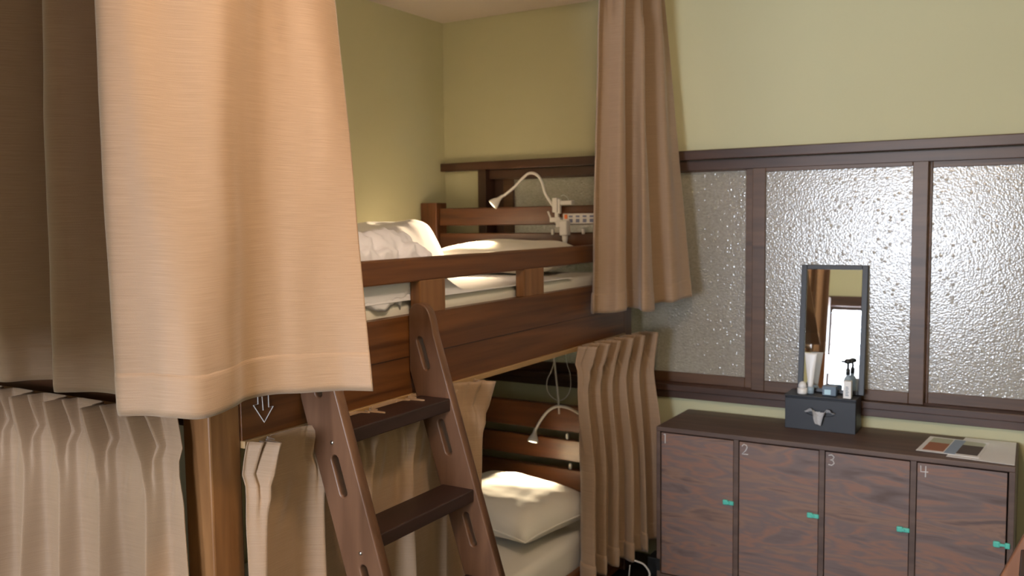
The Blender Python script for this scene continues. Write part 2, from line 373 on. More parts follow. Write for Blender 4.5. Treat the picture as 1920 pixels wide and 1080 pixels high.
# duvet: one folded heap
def duvet():
    bm = bmesh.new(); nx, ny = 70, 130; x0, x1, y0, y1 = .03, .965, -2.13, -.585; top = {}; 
    zb = 1.207
    def H(x, y):
        # ridge along the left wall that ends in a rounded roll towards the pillow
        r = (.222-.075*max(0, min(1, (-.6-y)/.5)))*math.exp(-(abs(x-.20)/.235)**7) * (1/(1+math.exp(min(50, (y+.615)*90))))
        fall = .085*(1/(1+math.exp(-(y+1.34)*-22)))         # front part covers the width only from here on
        back = .03*(1/(1+math.exp(-(-1.0-y)*20)))
        w = .022*noise.noise(Vector((x*5, y*4, 0))) + (.006+.012*(y < -1.25))*noise.noise(Vector((x*13+4*y, y*10, 5))) + .004*noise.noise(Vector((x*30, y*24, 9)))
        s = max(0, min(1, (r+fall)/.05))
        return r + fall + back*(x < .55)*0 + w*s
    for i in range(nx+1):
        for j in range(ny+1):
            x = x0+(x1-x0)*i/nx; y = y0+(y1-y0)*j/ny
            ed = min((x-x0)/.03, (x1-x)/.06, (y-y0)/.05, (y1-y)/.05, 1); ed = max(0, ed); ed = (1-(1-ed)**2)**.5
            top[i, j] = bm.verts.new((x, y, zb + H(x, y)*ed + .001))
    for i in range(nx):
        for j in range(ny): bm.faces.new((top[i, j], top[i+1, j], top[i+1, j+1], top[i, j+1]))
    # side skirt closes the underside
    bd = [top[i, 0] for i in range(nx+1)] + [top[nx, j] for j in range(1, ny+1)] + [top[i, ny] for i in range(nx-1, -1, -1)] + [top[0, j] for j in range(ny-1, 0, -1)]
    low = [bm.verts.new((v.co.x, v.co.y, zb)) for v in bd]
    for k in range(len(bd)): bm.faces.new((bd[k], low[k], low[(k+1) % len(bd)], bd[(k+1) % len(bd)]))
    bm.faces.new(low)
    return tag(link('duvet', bm, 'duvet', None, True), 'crumpled lilac-white duvet heaped on the upper bunk behind the guard rail', 'duvet')
duvet()
# the turned-over front fold that bulges at the guard rail
def fold_roll():
    bm = bmesh.new(); n = 110; m_ = 60; rings = []
    for i in range(n+1):
        y = -1.395 - .70*i/n; ring = []
        e = min(1, i/10, (n-i)/8 + .15) ; e = max(.08, math.sin(min(1, e)*math.pi/2))
        for k in range(m_):
            a = 2*math.pi*k/m_; r = 1+.20*noise.noise(Vector((math.cos(a)*1.6, y*7, math.sin(a)*1.6)))+.20*noise.noise(Vector((math.cos(a)*3+y*9, y*15, math.sin(a)*3)))+.12*noise.noise(Vector((math.cos(a)*6+y*20, y*30, math.sin(a)*6)))
            X_ = min(.964, .862+.122*math.cos(a)*r*e); ring.append(bm.verts.new((X_, y, max(1.207 if X_ < .952 else 1.165, 1.275+.112*math.sin(a)*r*e))))
        rings.append(ring)
    for a, b in zip(rings, rings[1:]):
        for k in range(m_): bm.faces.new((a[k], a[(k+1) % m_], b[(k+1) % m_], b[k]))
    bm.faces.new(rings[0][::-1]); bm.faces.new(rings[-1])
    return link('folded_edge', bm, 'duvet', bpy.data.objects['duvet'], True)
fold_roll()

# ------------------------------------------------------------------ ladder
def stile(name, y0, y1, parent, slots):
    # 2D board in (x, z): axis leans outwards
    A = Vector((.950, 1.193)); d = Vector((.300, -.954)).normalized(); nrm = Vector((-d.y, d.x)).normalized()  # points to +x, +z
    w = .101
    pts = [Vector((1.003, 1.03)), Vector((1.003, 1.15))]
    # rounded head
    o1 = A + nrm*w + d*.06
    pts += [v.xy for v in smooth_path([(1.003, 1.15, 0), (1.005, 1.183, 0), (1.018, 1.200, 0), (1.040, 1.202, 0), (1.058, 1.190, 0), (1.069, 1.165, 0), (o1.x+.012, o1.y-.038, 0)], 5)[1:]]
    e = A + nrm*w; pts.append(e + d*((0-e.y)/d.y)); pts.append(A + d*((0-A.y)/d.y))
    outl = [[(p.x, p.y) for p in pts]]
    for s0, s1, c in slots:
        h = []; r = .0125
        for k in range(9): a = math.pi*k/8; h.append(A + nrm*(c + r*math.cos(a)) + d*(s0 - r*math.sin(a)))
        for k in range(9): a = math.pi*k/8; h.append(A + nrm*(c - r*math.cos(a)) + d*(s1 + r*math.sin(a)))
        outl.append([(p.x, p.y) for p in h])
    half = abs(y1-y0)/2
    mt = Matrix(((1, 0, 0, 0), (0, 0, 1, (y0+y1)/2), (0, 1, 0, 0), (0, 0, 0, 1)))
    me = outline_plate(outl, half, mt, .003)
    return link(name, me, 'ladder', parent)
lad = empty('ladder', (1.25, -1.79, 0), 'brown wooden bunk ladder with dark treads leaning on the bed side board', 'ladder')
SL = [(.105, .175, .056), (.325, .40, .053), (.57, .64, .053), (.80, .87, .053)]
stile('stile', -2.0, -1.972, lad, SL); stile('stile', -1.60, -1.572, lad, SL)
for (x0, x1, z0, z1) in ((1.032, 1.128, .932, .965), (1.098, 1.196, .706, .738), (1.168, 1.266, .480, .512), (1.240, 1.338, .254, .286)):
    bx('tread', x0, x1, -1.975, -1.597, z0, z1, 'tread', lad, .003)
for x, z in ((1.092, .936), (1.165, .700), (1.235, .48)):
    bm = bmesh.new(); lathe(bm, [(.001, 0), (.0045, .0), (.0045, .002), (.002, .003)], Matrix.Translation((x, -2.0, z)) @ Matrix.Rotation(R(90), 4, 'X'), 10); link('bolt', bm, 'chrome', lad, True)

# second ladder at the right wall, only its upper stile shows
lad2 = empty('ladder', (2.4, -1.7, 0), 'reddish wooden ladder leaning on the right wall beside the lockers', 'ladder')
def stile2(y0, y1):
    d = Vector((-.39, -.92)).normalized(); n = Vector((-d.y, d.x)); T = Vector((2.815, 1.78)); w = .09
    # left/top edge passes through (2.404,.79) and (2.37,.71)
    A = Vector((2.385, .745)); A = A - d*1.0
    k = (0-A.y)/d.y; B = A+d*k; C = A+n*-w*0
    nn = Vector((.92, -.39)); e1 = A+nn*w; k1 = (0-e1.y)/d.y
    pts = [A, B, e1+d*k1, e1]
    mt = Matrix(((1, 0, 0, 0), (0, 0, 1, (y0+y1)/2), (0, 1, 0, 0), (0, 0, 0, 1)))
    return link('stile', outline_plate([[(p.x, p.y) for p in pts]], abs(y1-y0)/2, mt, .003), M['lad2'], lad2)
M['lad2'] = wood('reddish_ladder_wood', (.16, .065, .032), (.25, .11, .055), 'Z', .4)
stile2(-1.5, -1.472); stile2(-1.93, -1.902)
for s in (.35, .65, .95):
    z = 1.66 - 1.66*s*.55/.55*.9 ; 
    zc = 1.60 - s*1.3; xc = 2.385 + (zc-.745)*.39/.92 + .05
    bx('tread', xc-.04, xc+.045, -1.905, -1.497, zc-.015, zc+.015, 'tread', lad2, .003)

# ------------------------------------------------------------------ curtains
def resample(path, n):
    p = smooth_path([Vector((a[0], a[1], a[2] if len(a) > 2 else 0)) for a in path], 10)
    s = [0]
    for a, b in zip(p, p[1:]): s.append(s[-1]+(b-a).length)
    return p, s
def curtain(name, top, bot, z1, z0, label, rows=60, hem=.07, header=0.0, pleats=(), group=None, hemz=None, wr=.004, ztop=None, ease=1.0, seed=0, fold=None):
    """top / bot: matching plan control points; header: height of the pinched heading; pleats: positions (control index) of pinches"""
    K = 10
    T = smooth_path([Vector((a[0], a[1], 0)) for a in top], K); B = smooth_path([Vector((a[0], a[1], 0)) for a in bot], K)
    if fold:
        def even(Q, m):
            a_ = [0]
            for q0, q1 in zip(Q, Q[1:]): a_.append(a_[-1]+(q1-q0).length)
            out = []; k_ = 0
            for j in range(m):
                d_ = a_[-1]*j/(m-1)
                while k_ < len(Q)-2 and a_[k_+1] < d_: k_ += 1
                out.append(Q[k_].lerp(Q[k_+1], (d_-a_[k_])/max(1e-9, a_[k_+1]-a_[k_])))
            return out
        m_ = len(fold['p'])*70; T = even(T, m_); B = even(B, m_)
        fp = fold['p']; rnd = random.Random(seed); fa = [rnd.uniform(.75, 1.2) for _ in fp]
    n = len(B); acc = [0]
    for a, b in zip(B, B[1:]): acc.append(acc[-1]+(b-a).length)
    if hemz: HZ = smooth_path([Vector((0, 0, h)) for h in hemz], K)
    if ztop: ZT = smooth_path([Vector((0, 0, h)) for h in ztop], K)
    tl = [0, .012, .03, .05, .075, .1, .13] if header else []
    tv = tl + [(.16 if header else 0) + (1-(.16 if header else 0))*k/rows for k in range(rows+1)]
    def pt(i, t):
        q = T[i].lerp(B[i], t**ease)
        zt = ZT[i].z if ztop else z1; zb = HZ[round(i/(n-1)*(len(HZ)-1))].z if hemz else z0
        z = zt+(zb-zt)*t
        q = Vector((q.x, q.y, z))
        tn = (B[min(i+1, n-1)]-B[max(i-1, 0)]); tt = (T[min(i+1, n-1)]-T[max(i-1, 0)]); tn = tn.lerp(tt, 1-t).normalized(); nn = Vector((tn.y, -tn.x, 0))
        u = acc[i]
        q += nn*wr*(noise.noise(Vector((u*9+seed, z*2.2, 1)))*1.6 + noise.noise(Vector((u*22+seed, z*6, 3)))*.6)
        if fold:
            w_ = i/(n-1) + .04/len(fp)*noise.noise(Vector((i/(n-1)*len(fp)*.8+seed, z*.8, 11)))*min(1, t*2)
            k_ = 0
            while k_ < len(fp)-2 and fp[k_+1] < w_: k_ += 1
            ph = k_ + (w_-fp[k_])/(fp[k_+1]-fp[k_]); near = min(max(int(round(ph)), 0), len(fp)-1)
            c_ = .5+.5*math.cos(2*math.pi*ph); dist = zt-z; hd = .085
            if dist < hd:
                e_ = dist/hd; g = math.exp(-((ph-round(ph))/(.115-.045*e_))**2)
                off = g*(.046-.014*e_)*(1+.55*math.cos(2*math.pi*ph*10)) - .010*(1-g)*e_
            else:
                e_ = min(1, (dist-hd)/.42); e_ = e_*e_*(3-2*e_); pw = 9*(1-e_)+fold.get('pw', 1.1)*e_
                amp = (.030*(1-e_) + fold['A']*e_)*(1+(fa[near]-1)*e_)
                off = amp*(c_**pw)*(1+.45*math.exp(-(dist-hd)/.05)*math.cos(2*math.pi*ph*10)) + .006*math.exp(-((dist-hd-.03)/.022)**2)*c_**6 - .010*e_
                sh = fold.get('B', .012)*e_*math.sin(2*math.pi*ph)
                q -= Vector((tn.x, tn.y, 0))*sh
            # cloth pulled sideways towards each tack leaves slanting tension folds
            tp = math.exp(-((dist-hd-.06)/.06)**2)
            off += .003*tp*math.sin(2*math.pi*ph*3+dist*40)*(1-c_)
            q += nn*off
        elif header:
            for c in pleats:
                dd = (i/K - c)
                g = math.exp(-(dd/.32)**2)
                dist = (zt - z)
                # triple pinch: small ridges at the head, gathered and tacked a hand below
                if dist < .13:
                    k1 = math.sin(math.pi*min(1, dist/.13))
                    q += nn*(.012*g*math.cos(dd*18)*(1-dist/.13) - .022*g*k1)
                    if dist < .02: q.z -= .004*abs(noise.noise(Vector((u*30, 0, seed))))
        return q
    bm = bmesh.new(); uvl = bm.loops.layers.uv.new('UVMap'); V = []; UV = {}
    H = z1 - z0
    for r, t in enumerate(tv):
        row = []
        for i in range(n):
            v = bm.verts.new(pt(i, t)); UV[v] = (acc[i], -t*H); row.append(v)
        V.append(row)
    for a, b in zip(V, V[1:]):
        for i in range(n-1):
            f = bm.faces.new((a[i], b[i], b[i+1], a[i+1]))
            for l in f.loops: l[uvl].uv = UV[l.vert]
    me = bpy.data.meshes.new(name); bm.to_mesh(me); bm.free()
    o = link(name, me, 'fabric', None, True); tag(o, label, 'curtain', group)
    sm = o.modifiers.new('thickness', 'SOLIDIFY'); sm.thickness = .0022; sm.offset = 0
    # turned-up hem, a doubled band in front of and behind the cloth
    bm = bmesh.new(); uvl = bm.loops.layers.uv.new('UVMap'); UV = {}
    def nrm(i, t):
        a = pt(max(i-1, 0), t); b = pt(min(i+1, n-1), t); c = (b-a); return Vector((c.y, -c.x, 0)).normalized()
    prof = []
    t0 = 1-hem/H
    for k in range(7): prof.append((t0+(1.004-t0)*k/6, .0021 if 0 < k < 6 else .0006, 1))
    for k in range(6, -1, -1): prof.append((t0+(1.004-t0)*k/6, .0046 if 0 < k < 6 else .0026, -1))
    R_ = []
    for (t, off, s) in prof:
        row = []
        for i in range(n):
            pk = noise.noise(Vector((acc[i]*60+seed, 0, 7)))*.0012 if abs(t-t0) < 1e-6 else 0
            v = bm.verts.new(pt(i, t)+nrm(i, t)*s*off + Vector((0, 0, pk))); UV[v] = (acc[i]+.37, -t*H); row.append(v)
        R_.append(row)
    R_.append(R_[0])
    for a, b in zip(R_, R_[1:]):
        for i in range(n-1):
            f = bm.faces.new((a[i], b[i], b[i+1], a[i+1]))
            for l in f.loops: l[uvl].uv = UV[l.vert]
    bm.faces.new([r[0] for r in R_[:-1]]); bm.faces.new([r[-1] for r in R_[:-1]][::-1])
    bmesh.ops.recalc_face_normals(bm, faces=bm.faces[:])
    me = bpy.data.meshes.new('hem'); bm.to_mesh(me); bm.free(); link('hem', me, 'fabric', o, True)
    return o

# 1. large near curtain that turns the corner of the bed
B1 = [(.24,-2.42),(.40,-2.365),(.506,-2.389),(.547,-2.345),(.60,-2.31),(.675,-2.345),(.719,-2.402),(.76,-2.39),(.80,-2.362),(.868,-2.362),(.94,-2.39),(1.0,-2.45),(1.041,-2.482),(1.085,-2.458),(1.13,-2.442),(1.165,-2.405),(1.16,-2.34),(1.14,-2.285),(1.155,-2.235),(1.19,-2.18),(1.235,-2.125),(1.285,-2.088)]
T1 = [(.24,-2.38),(.40,-2.36),(.52,-2.385),(.57,-2.34),(.63,-2.27),(.69,-2.29),(.735,-2.38),(.78,-2.395),(.82,-2.34),(.88,-2.28),(.93,-2.29),(.965,-2.40),(.99,-2.455),(1.02,-2.445),(1.03,-2.40),(1.035,-2.355),(1.10,-2.29),(1.11,-2.22),(1.075,-2.15),(1.07,-2.10),(1.085,-2.03),(1.05,-1.94)]
curtain('curtain', T1, B1, 2.262, 1.09, 'large tan upper curtain in the foreground wrapping the near corner of the bunk bed', rows=80, hem=.075, wr=.004,
        hemz=[1.09]*13+[1.09,1.088,1.083,1.088,1.092,1.095,1.092,1.09,1.088])
# 2. lower curtain at the foot of the bed
def wave(p0, p1, n, amp, side, ph=0, sharp=1.0):
    out = []; p0 = Vector(p0); p1 = Vector(p1); d = (p1-p0); nn = Vector((d.y, -d.x)).normalized()*side
    for k in range(n*4+1):
        a = 2*math.pi*k/4+ph; out.append(tuple(p0 + d*(k/(n*4)) + nn*amp*math.sin(a)))
    return out
curtain('curtain', [(.22,-2.287),(.5,-2.287),(.945,-2.287)], [(.20,-2.315),(.5,-2.32),(.985,-2.305)], 1.045, .06, 'greyish lower curtain hanging across the foot of the bunk bed under the foreground curtain', rows=70, header=.1, ease=.6, wr=.003, seed=4,
        fold=dict(p=[.02,.19,.36,.53,.71,.91,1.09], A=.066, B=.018, pw=1.4))
# 3. lower side curtain behind the ladder
curtain('curtain', [(1.018,-2.176),(1.018,-1.8),(1.018,-1.46),(1.045,-1.40),(1.032,-1.345)], [(1.025,-2.215),(1.03,-1.8),(1.03,-1.46),(1.035,-1.40),(1.03,-1.36)], .968, .06, 'tan lower side curtain with pinch pleats hanging behind the leaning ladder', rows=70, header=.1, ease=.6, wr=.003, seed=8,
        fold=dict(p=[.035,.235,.43,.62,.80,.965], A=.046, B=.016, pw=1.3))
# 4. upper curtain bunched at the head end
T4 = [(1.075,-.575),(1.06,-.545),(1.085,-.52),(1.13,-.505),(1.115,-.47),(1.06,-.45),(1.05,-.41),(1.10,-.38),(1.14,-.35),(1.10,-.32),(1.055,-.29),(1.06,-.25),(1.12,-.22),(1.145,-.20),(1.125,-.16),(1.13,-.12)]
B4 = [(1.035,-.565),(1.02,-.54),(1.06,-.505),(1.10,-.50),(1.12,-.47),(1.09,-.43),(1.085,-.38),(1.14,-.40),(1.175,-.44),(1.195,-.38),(1.15,-.32),(1.13,-.27),(1.16,-.23),(1.205,-.22),(1.225,-.17),(1.245,-.125)]
curtain('curtain', T4, B4, 2.262, 1.08, 'tan upper curtain gathered at the head end beside the frosted windows', rows=60, hem=.07, header=.1, pleats=(2, 5, 8, 11, 14), wr=.003, seed=12,
        hemz=[1.082,1.082,1.08,1.085,1.09,1.09,1.09,1.09,1.085,1.08,1.085,1.09,1.10,1.10,1.11,1.115])
# 5. lower curtain bunched at the head end
curtain('curtain', [(1.02,-.665),(1.03,-.45),(1.045,-.30),(1.06,-.15)], [(1.005,-.655),(1.03,-.45),(1.08,-.32),(1.14,-.18)], .972, .12, 'tan lower curtain with pinch pleats gathered at the head end beside the lockers', rows=70, hem=.07, header=.1, wr=.003, ease=.7, seed=20,
        fold=dict(p=[.03,.21,.39,.57,.75,.95], A=.066, B=.022, pw=1.3), hemz=[.11,.125,.13,.17])
# 6. neighbouring bunk's curtain, seen in the mirror
T6 = [(.25+.04*k, -3.02-.045*(k % 2)) for k in range(23)]
B6 = [(.25+.04*k, -3.01-.055*(k % 2)) for k in range(23)]
curtain('curtain', T6, B6, 2.262, 1.10, 'tan curtain of a neighbouring bunk, visible only in the vanity mirror', rows=30, wr=.003)
nb = empty('bunk_bed', (1.09, -4.0, 0), 'side of a neighbouring bunk bed near the front window, visible only in the vanity mirror', 'bunk bed')
bx('post', 1.04, 1.11, -3.19, -3.12, 0, 1.5, 'bedZ', nb)
for z0_, z1_ in ((.02, .15), (.966, 1.10)): bx('side_board', 1.07, 1.10, -4.84, -3.19, z0_, z1_, 'bedY', nb)
bx('post', 1.04, 1.11, -4.89, -4.84, 0, 1.5, 'bedZ', nb)
# ceiling tracks
t = bx('curtain_track', 1.068, 1.092, -2.42, -.10, 2.262, CZ, 'white', None, .002); tag(t, 'white ceiling curtain track along the side of the bunk bed', 'curtain track')
t2 = bx('track_corner', .20, 1.068, -2.40, -2.376, 2.262, CZ, 'white', t, .002)
t = bx('curtain_track', .2, 1.16, -3.05, -3.026, 2.262, CZ, 'white', None, .002); tag(t, 'short white ceiling track holding the neighbouring bunk curtain', 'curtain track')

# ------------------------------------------------------------------ reading lamps and power strip
def reading_lamp(base, path, head_dir, label, up):
    root = empty('reading_lamp', base, label, 'lamp', 'gooseneck reading lamps')
    hp = Vector(path[-1]); hd = Vector(head_dir).normalized()
    tb('gooseneck', path, .0058, 'white', root, 10, 8)
    mt = Matrix.Translation(hp) @ hd.to_track_quat('Z', 'Y').to_matrix().to_4x4()
    bm = bmesh.new(); lathe(bm, [(.006, -.012), (.0075, 0), (.010, .012), (.017, .024), (.0215, .036), (.0225, .046), (.0205, .047), (.0195, .040), (.001, .039)], mt, 24)
    h = link('lamp_head', bm, 'white', root, True)
    bm = bmesh.new(); lathe(bm, [(.001, .041), (.0185, .0415), (.0165, .0455), (.001, .0475)], mt, 20); link('bulb', bm, 'led', h, True, 'glowing warm white lens')
    return root, hp + hd*.055
D1 = Vector((-.12, -.62, -.62))
l1, s1 = reading_lamp((.70, -.205, 1.40), [(.695,-.215,1.458),(.672,-.215,1.49),(.652,-.22,1.525),(.640,-.225,1.57),(.622,-.235,1.60),(.595,-.245,1.607),(.570,-.25,1.592),(.535,-.262,1.555),(.50,-.275,1.525),(.478,-.285,1.51)], (-.55,-.42,-.60), 'white gooseneck reading lamp clamped to the upper headboard rail, lit', True)
bm = bmesh.new(); box(bm, .688, .712, -.23, -.206, 1.445, 1.505, .004); box(bm, .712, .722, -.226, -.208, 1.44, 1.50, .003); link('switch_box', bm, 'white', l1)
bm = bmesh.new(); box(bm, .690, .708, -.212, -.196, 1.40, 1.45, .003); box(bm, .672, .72, -.222, -.196, 1.405, 1.425, .003, ); box(bm, .700, .74, -.222, -.196, 1.385, 1.415, .003); link('clamp', bm, 'white', l1)
tb('clamp_lever', [(.685,-.21,1.41),(.672,-.213,1.425),(.662,-.215,1.45)], .004, 'white', l1)
l2, s2 = reading_lamp((.87, -.20, .60), [(.90,-.215,.60),(.865,-.23,.612),(.82,-.245,.628),(.77,-.25,.648),(.72,-.252,.652),(.68,-.255,.632),(.65,-.258,.598),(.628,-.262,.562),(.618,-.265,.540)], (-.02,-.40,-.9), 'white gooseneck reading lamp glowing low inside the lower bunk', False)
bm = bmesh.new(); box(bm, .885, .915, -.225, -.196, .575, .625, .004); link('clamp', bm, 'white', l2)
spot('upper_lamp_beam', s1, (.37, -.64, 1.31), 42, (1, .76, .45), 95, .6)
spot('lower_lamp_beam', s2, (.78, -.74, .25), 32, (1, .80, .52), 66, .5)

ps = empty('power_strip', (.84, -.2, 1.40), 'white power strip with a row of sockets fixed on the upper headboard rail', 'power strip')
bx('strip_body', .735, .955, -.225, -.196, 1.398, 1.440, 'white', ps, .003)
for k in range(5):
    x = .772+.031*k
    bm = bmesh.new(); box(bm, x-.008, x+.008, -.2262, -.2245, 1.424, 1.432, 0); box(bm, x-.008, x+.008, -.2262, -.2245, 1.404, 1.418, 0); link('socket', bm, 'socket', ps)
bx('switch', .744, .757, -.2285, -.2245, 1.418, 1.436, 'orange', ps, .001, 'small orange glowing switch')
ad = empty('plug_adapter', (.755, -.24, 1.36), 'white plug adapter hanging from the power strip', 'plug')
bm = bmesh.new(); box(bm, .738, .772, -.262, -.227, 1.352, 1.412, .004); link('adapter_body', bm, 'white', ad)
bm = bmesh.new(); lathe(bm, [(.012, 0), (.011, .02), (.006, .045), (.004, .05)], Matrix.Translation((.755, -.245, 1.353)) @ Matrix.Rotation(R(180), 4, 'X'), 14); link('strain_relief', bm, 'white', ad, True)
tb('cord', [(.755,-.245,1.305),(.756,-.245,1.26),(.757,-.235,1.222)], .003, 'cable', ad, 6, 4)
ad2 = empty('plug_adapter', (.752, -.215, 1.455), 'flat white charger lying on top of the power strip rail', 'charger')
bx('adapter_body', .722, .776, -.225, -.196, 1.4745, 1.4925, 'white', ad2, .004)
tb('cord', [(.755,-.21,1.49),(.75,-.212,1.505),(.735,-.214,1.515),(.722,-.214,1.512)], .0012, 'cable', ad2, 6, 4)
# cords inside the lower bunk
c = tb('cable', [(.697,-.245,.96),(.700,-.245,.87),(.707,-.247,.80),(.716,-.248,.72),(.722,-.249,.655),(.724,-.25,.62)], .0042, 'cable', None, 8, 5); tag(c, 'white cord hanging straight down behind the lower reading lamp', 'cable')
c = tb('cable', [(.693,-.235,.92),(.695,-.235,.84),(.680,-.235,.79),(.662,-.235,.755),(.660,-.235,.715),(.680,-.235,.685),(.715,-.235,.672),(.750,-.235,.69),(.770,-.235,.73),(.768,-.235,.79),(.752,-.235,.84),(.747,-.235,.94)], .002, 'cable', None, 6, 5); tag(c, 'thin white cord hanging in a loop under the upper bunk', 'cable')
for n_, (x, z) in enumerate(((.735, .517), (.748, .392), (.675, 1.365), (.815, 1.368))):
    bm = bmesh.new(); box(bm, x-.006, x+.006, -.205, -.195, z-.012, z+.012, .003)
    o = link('cord_clip', bm, 'cable'); tag(o, ['small white cord clip above the middle lower headboard rail', 'small white cord clip above the bottom lower headboard rail', 'small white cord clip left of the hanging plug adapter', 'small white cord clip right of the hanging plug adapter'][n_], 'clip', 'cord clips on the headboard')

# ------------------------------------------------------------------ lockers
LX0, LX1, LY0, LY1, LZ0, LZ1 = 1.190, 2.362, -.355, -.012, 0.0, .642
lk = empty('locker_cabinet', (1.776, -.18, 0), 'dark brown plywood cabinet of four numbered lockers under the windows', 'locker')
bx('top_panel', LX0, LX1, LY0, LY1, .624, LZ1, 'carcass', lk, .003)
bx('side_panel', LX0, LX0+.015, LY0+.002, LY1, .06, .624, 'carcass', lk, .002); bx('side_panel', LX1-.018, LX1, LY0+.002, LY1, .06, .624, 'carcass', lk, .002)
bx('bottom_panel', LX0+.015, LX1-.018, LY0+.002, LY1, .06, .078, 'carcass', lk, .002)
bx('back_panel', LX0+.015, LX1-.018, LY1-.008, LY1, .078, .624, 'carcass', lk, 0)
bx('plinth', LX0+.03, LX1-.03, LY0+.05, LY1-.02, .0, .06, 'black', lk, 0)
DX = [LX0+.016, 1.492, 1.788, 2.074, LX1-.019]
CH = {1: [[(0, .9), (.15, 1), (.15, 0)]],
      2: [[(0, .8), (.15, 1), (.42, .95), (.5, .72), (.35, .4), (0, .02), (.6, .04)]],
      3: [[(0, .92), (.3, 1), (.5, .82), (.4, .6), (.15, .52), (.42, .45), (.52, .22), (.3, 0), (0, .05)]],
      4: [[(0, 1), (.02, .45), (.62, .48)], [(.42, 1), (.40, 0)]]}
for k in range(4):
    x0, x1 = DX[k], DX[k+1]
    if k: bx('divider', x0-.009, x0+.009, LY0+.003, LY1-.008, .078, .624, 'carcass', lk, .001)
    a = x0+(.011 if k else .002); b = x1-(.011 if k < 3 else .003)
    d = bx('door', a, b, LY0+.006, LY0+.022, .081, .619, 'ply', lk, .0015)
    yy = LY0+.0055; h = .036; nx = a+.010; nz = .575 if k else .580
    strokes('chalk_number', [[(nx+px*h, yy, nz+pz*h) for px, pz in l] for l in CH[k+1]], .0018, d, 'white chalk numeral on the locker door')
    zl = .392
    la = bmesh.new(); box(la, b-.036, b-.016, LY0-.004, LY0+.006, zl-.009, zl+.010, .004); box(la, b-.018, b+.004, LY0-.002, LY0+.006, zl-.008, zl+.007, .003); box(la, b-.021, b-.011, LY0-.0055, LY0, zl-.004, zl+.005, .001)
    if k == 3:
        la.free(); la = bmesh.new(); box(la, b-.034, b-.014, LY0-.004, LY0+.006, zl-.010, zl+.010, .004); box(la, b-.002, b+.013, LY0-.006, LY0+.004, zl-.009, zl+.009, .003); box(la, b-.016, b, LY0-.003, LY0+.004, zl-.004, zl+.004, .001)
    link('latch', la, 'teal', d, label='teal plastic latch')
# black box and cables in the dark gap
o = bx('power_box', 1.13, 1.178, -.30, -.22, .040, .112, 'black', None, .004); o.location.z -= .0
bmx = bx('power_box_stand', 1.135, 1.173, -.29, -.23, .0, .040, 'black', o, .002, 'black base'); tag(o, 'small black power box beside the left end of the lockers', 'power box')
c = tb('cable', [(1.12,-.40,.128),(1.150,-.385,.115),(1.172,-.385,.092),(1.176,-.39,.075),(1.160,-.40,.066),(1.130,-.41,.066),(1.10,-.40,.05),(1.09,-.38,.004)], .0035, 'cable', None, 8, 5); tag(c, 'white cable looping beside the black power box', 'cable')
c = tb('cable', [(1.115,-.43,.12),(1.113,-.435,.07),(1.118,-.44,.004)], .002, 'cable', None, 8, 5); tag(c, 'thin dark-grey cable hanging straight to the floor below the gathered curtain', 'cable')
o = bx('cable_tape', 1.190, 1.205, -.3565, -.3549, .09, .135, 'black', lk, 0, 'black tape on the cabinet edge')

# ------------------------------------------------------------------ vanity box, mirror, tissue, toiletries
VX0, VX1, VY0, VY1, VZ0 = 1.612, 1.862, -.160, -.030, .642
rot = Matrix.Translation((1.737, -.11, 0)) @ Matrix.Rotation(R(1.5), 4, 'Z') @ Matrix.Translation((-1.737, .11, 0))
VX0, VX1, VY0, VY1 = 1.612, 1.860, -.150, -.040
va = empty('vanity_box', (1.74, -.125, VZ0), 'dark leatherette tissue box with an upright mirror standing on the lockers', 'tissue box')
def outline_rect(x0, x1, z0, z1): return [(x0, z0), (x1, z0), (x1, z1), (x0, z1)]
bm = bmesh.new()
box(bm, VX0, VX1, VY0+.006, VY1, VZ0, VZ0+.118, .003)
link('box_body', bm, 'navy', va)
sl = []
cxs, czs = 1.738, .706
for k in range(24):
    a = 2*math.pi*k/24; sl.append((cxs+.052*math.cos(a), czs+.012*math.sin(a)))
mt = Matrix(((1, 0, 0, 0), (0, 0, 1, VY0+.003), (0, 1, 0, 0), (0, 0, 0, 1)))
link('front_panel', outline_plate([outline_rect(VX0+.002, VX1-.002, VZ0+.001, VZ0+.112), sl], .004, mt, .001), 'navy', va)
bx('lid', VX0-.002, VX1+.002, VY0-.003, VY1+.002, VZ0+.1185, VZ0+.125, 'navy', va, .002)
# tissue
def tissue():
    bm = bmesh.new(); nx, ny = 40, 18; g = {}
    for i in range(nx+1):
        for j in range(ny+1):
            u = i/nx*2-1; v = j/ny
            sag = (1-abs(u)**1.5)
            y = VY0-.001 - v*.018 - .006*abs(math.sin(u*6))*v
            z = .711 + .016*math.exp(-((abs(u)-.55)/.28)**2)*v - v*.044*math.exp(-(abs(u+.05)/.36)**4) + .006*noise.noise(Vector((u*5, v*4, 1)))
            x = cxs + u*.054*(.8+.2*v) + .003*noise.noise(Vector((u*7, v*5, 4)))
            g[i, j] = bm.verts.new((x, y+.003*noise.noise(Vector((u*9, v*7, 8))), z))
    for i in range(nx):
        for j in range(ny): bm.faces.new((g[i, j], g[i+1, j], g[i+1, j+1], g[i, j+1]))
    bmesh.ops.solidify(bm, geom=bm.faces[:], thickness=.0006)
    me = bpy.data.meshes.new('tissue'); bm.to_mesh(me); bm.free()
    tag(link('tissue', me, 'tissue', None, True), 'white tissue pulled halfway out of the slot in the dark box', 'tissue')
tissue()
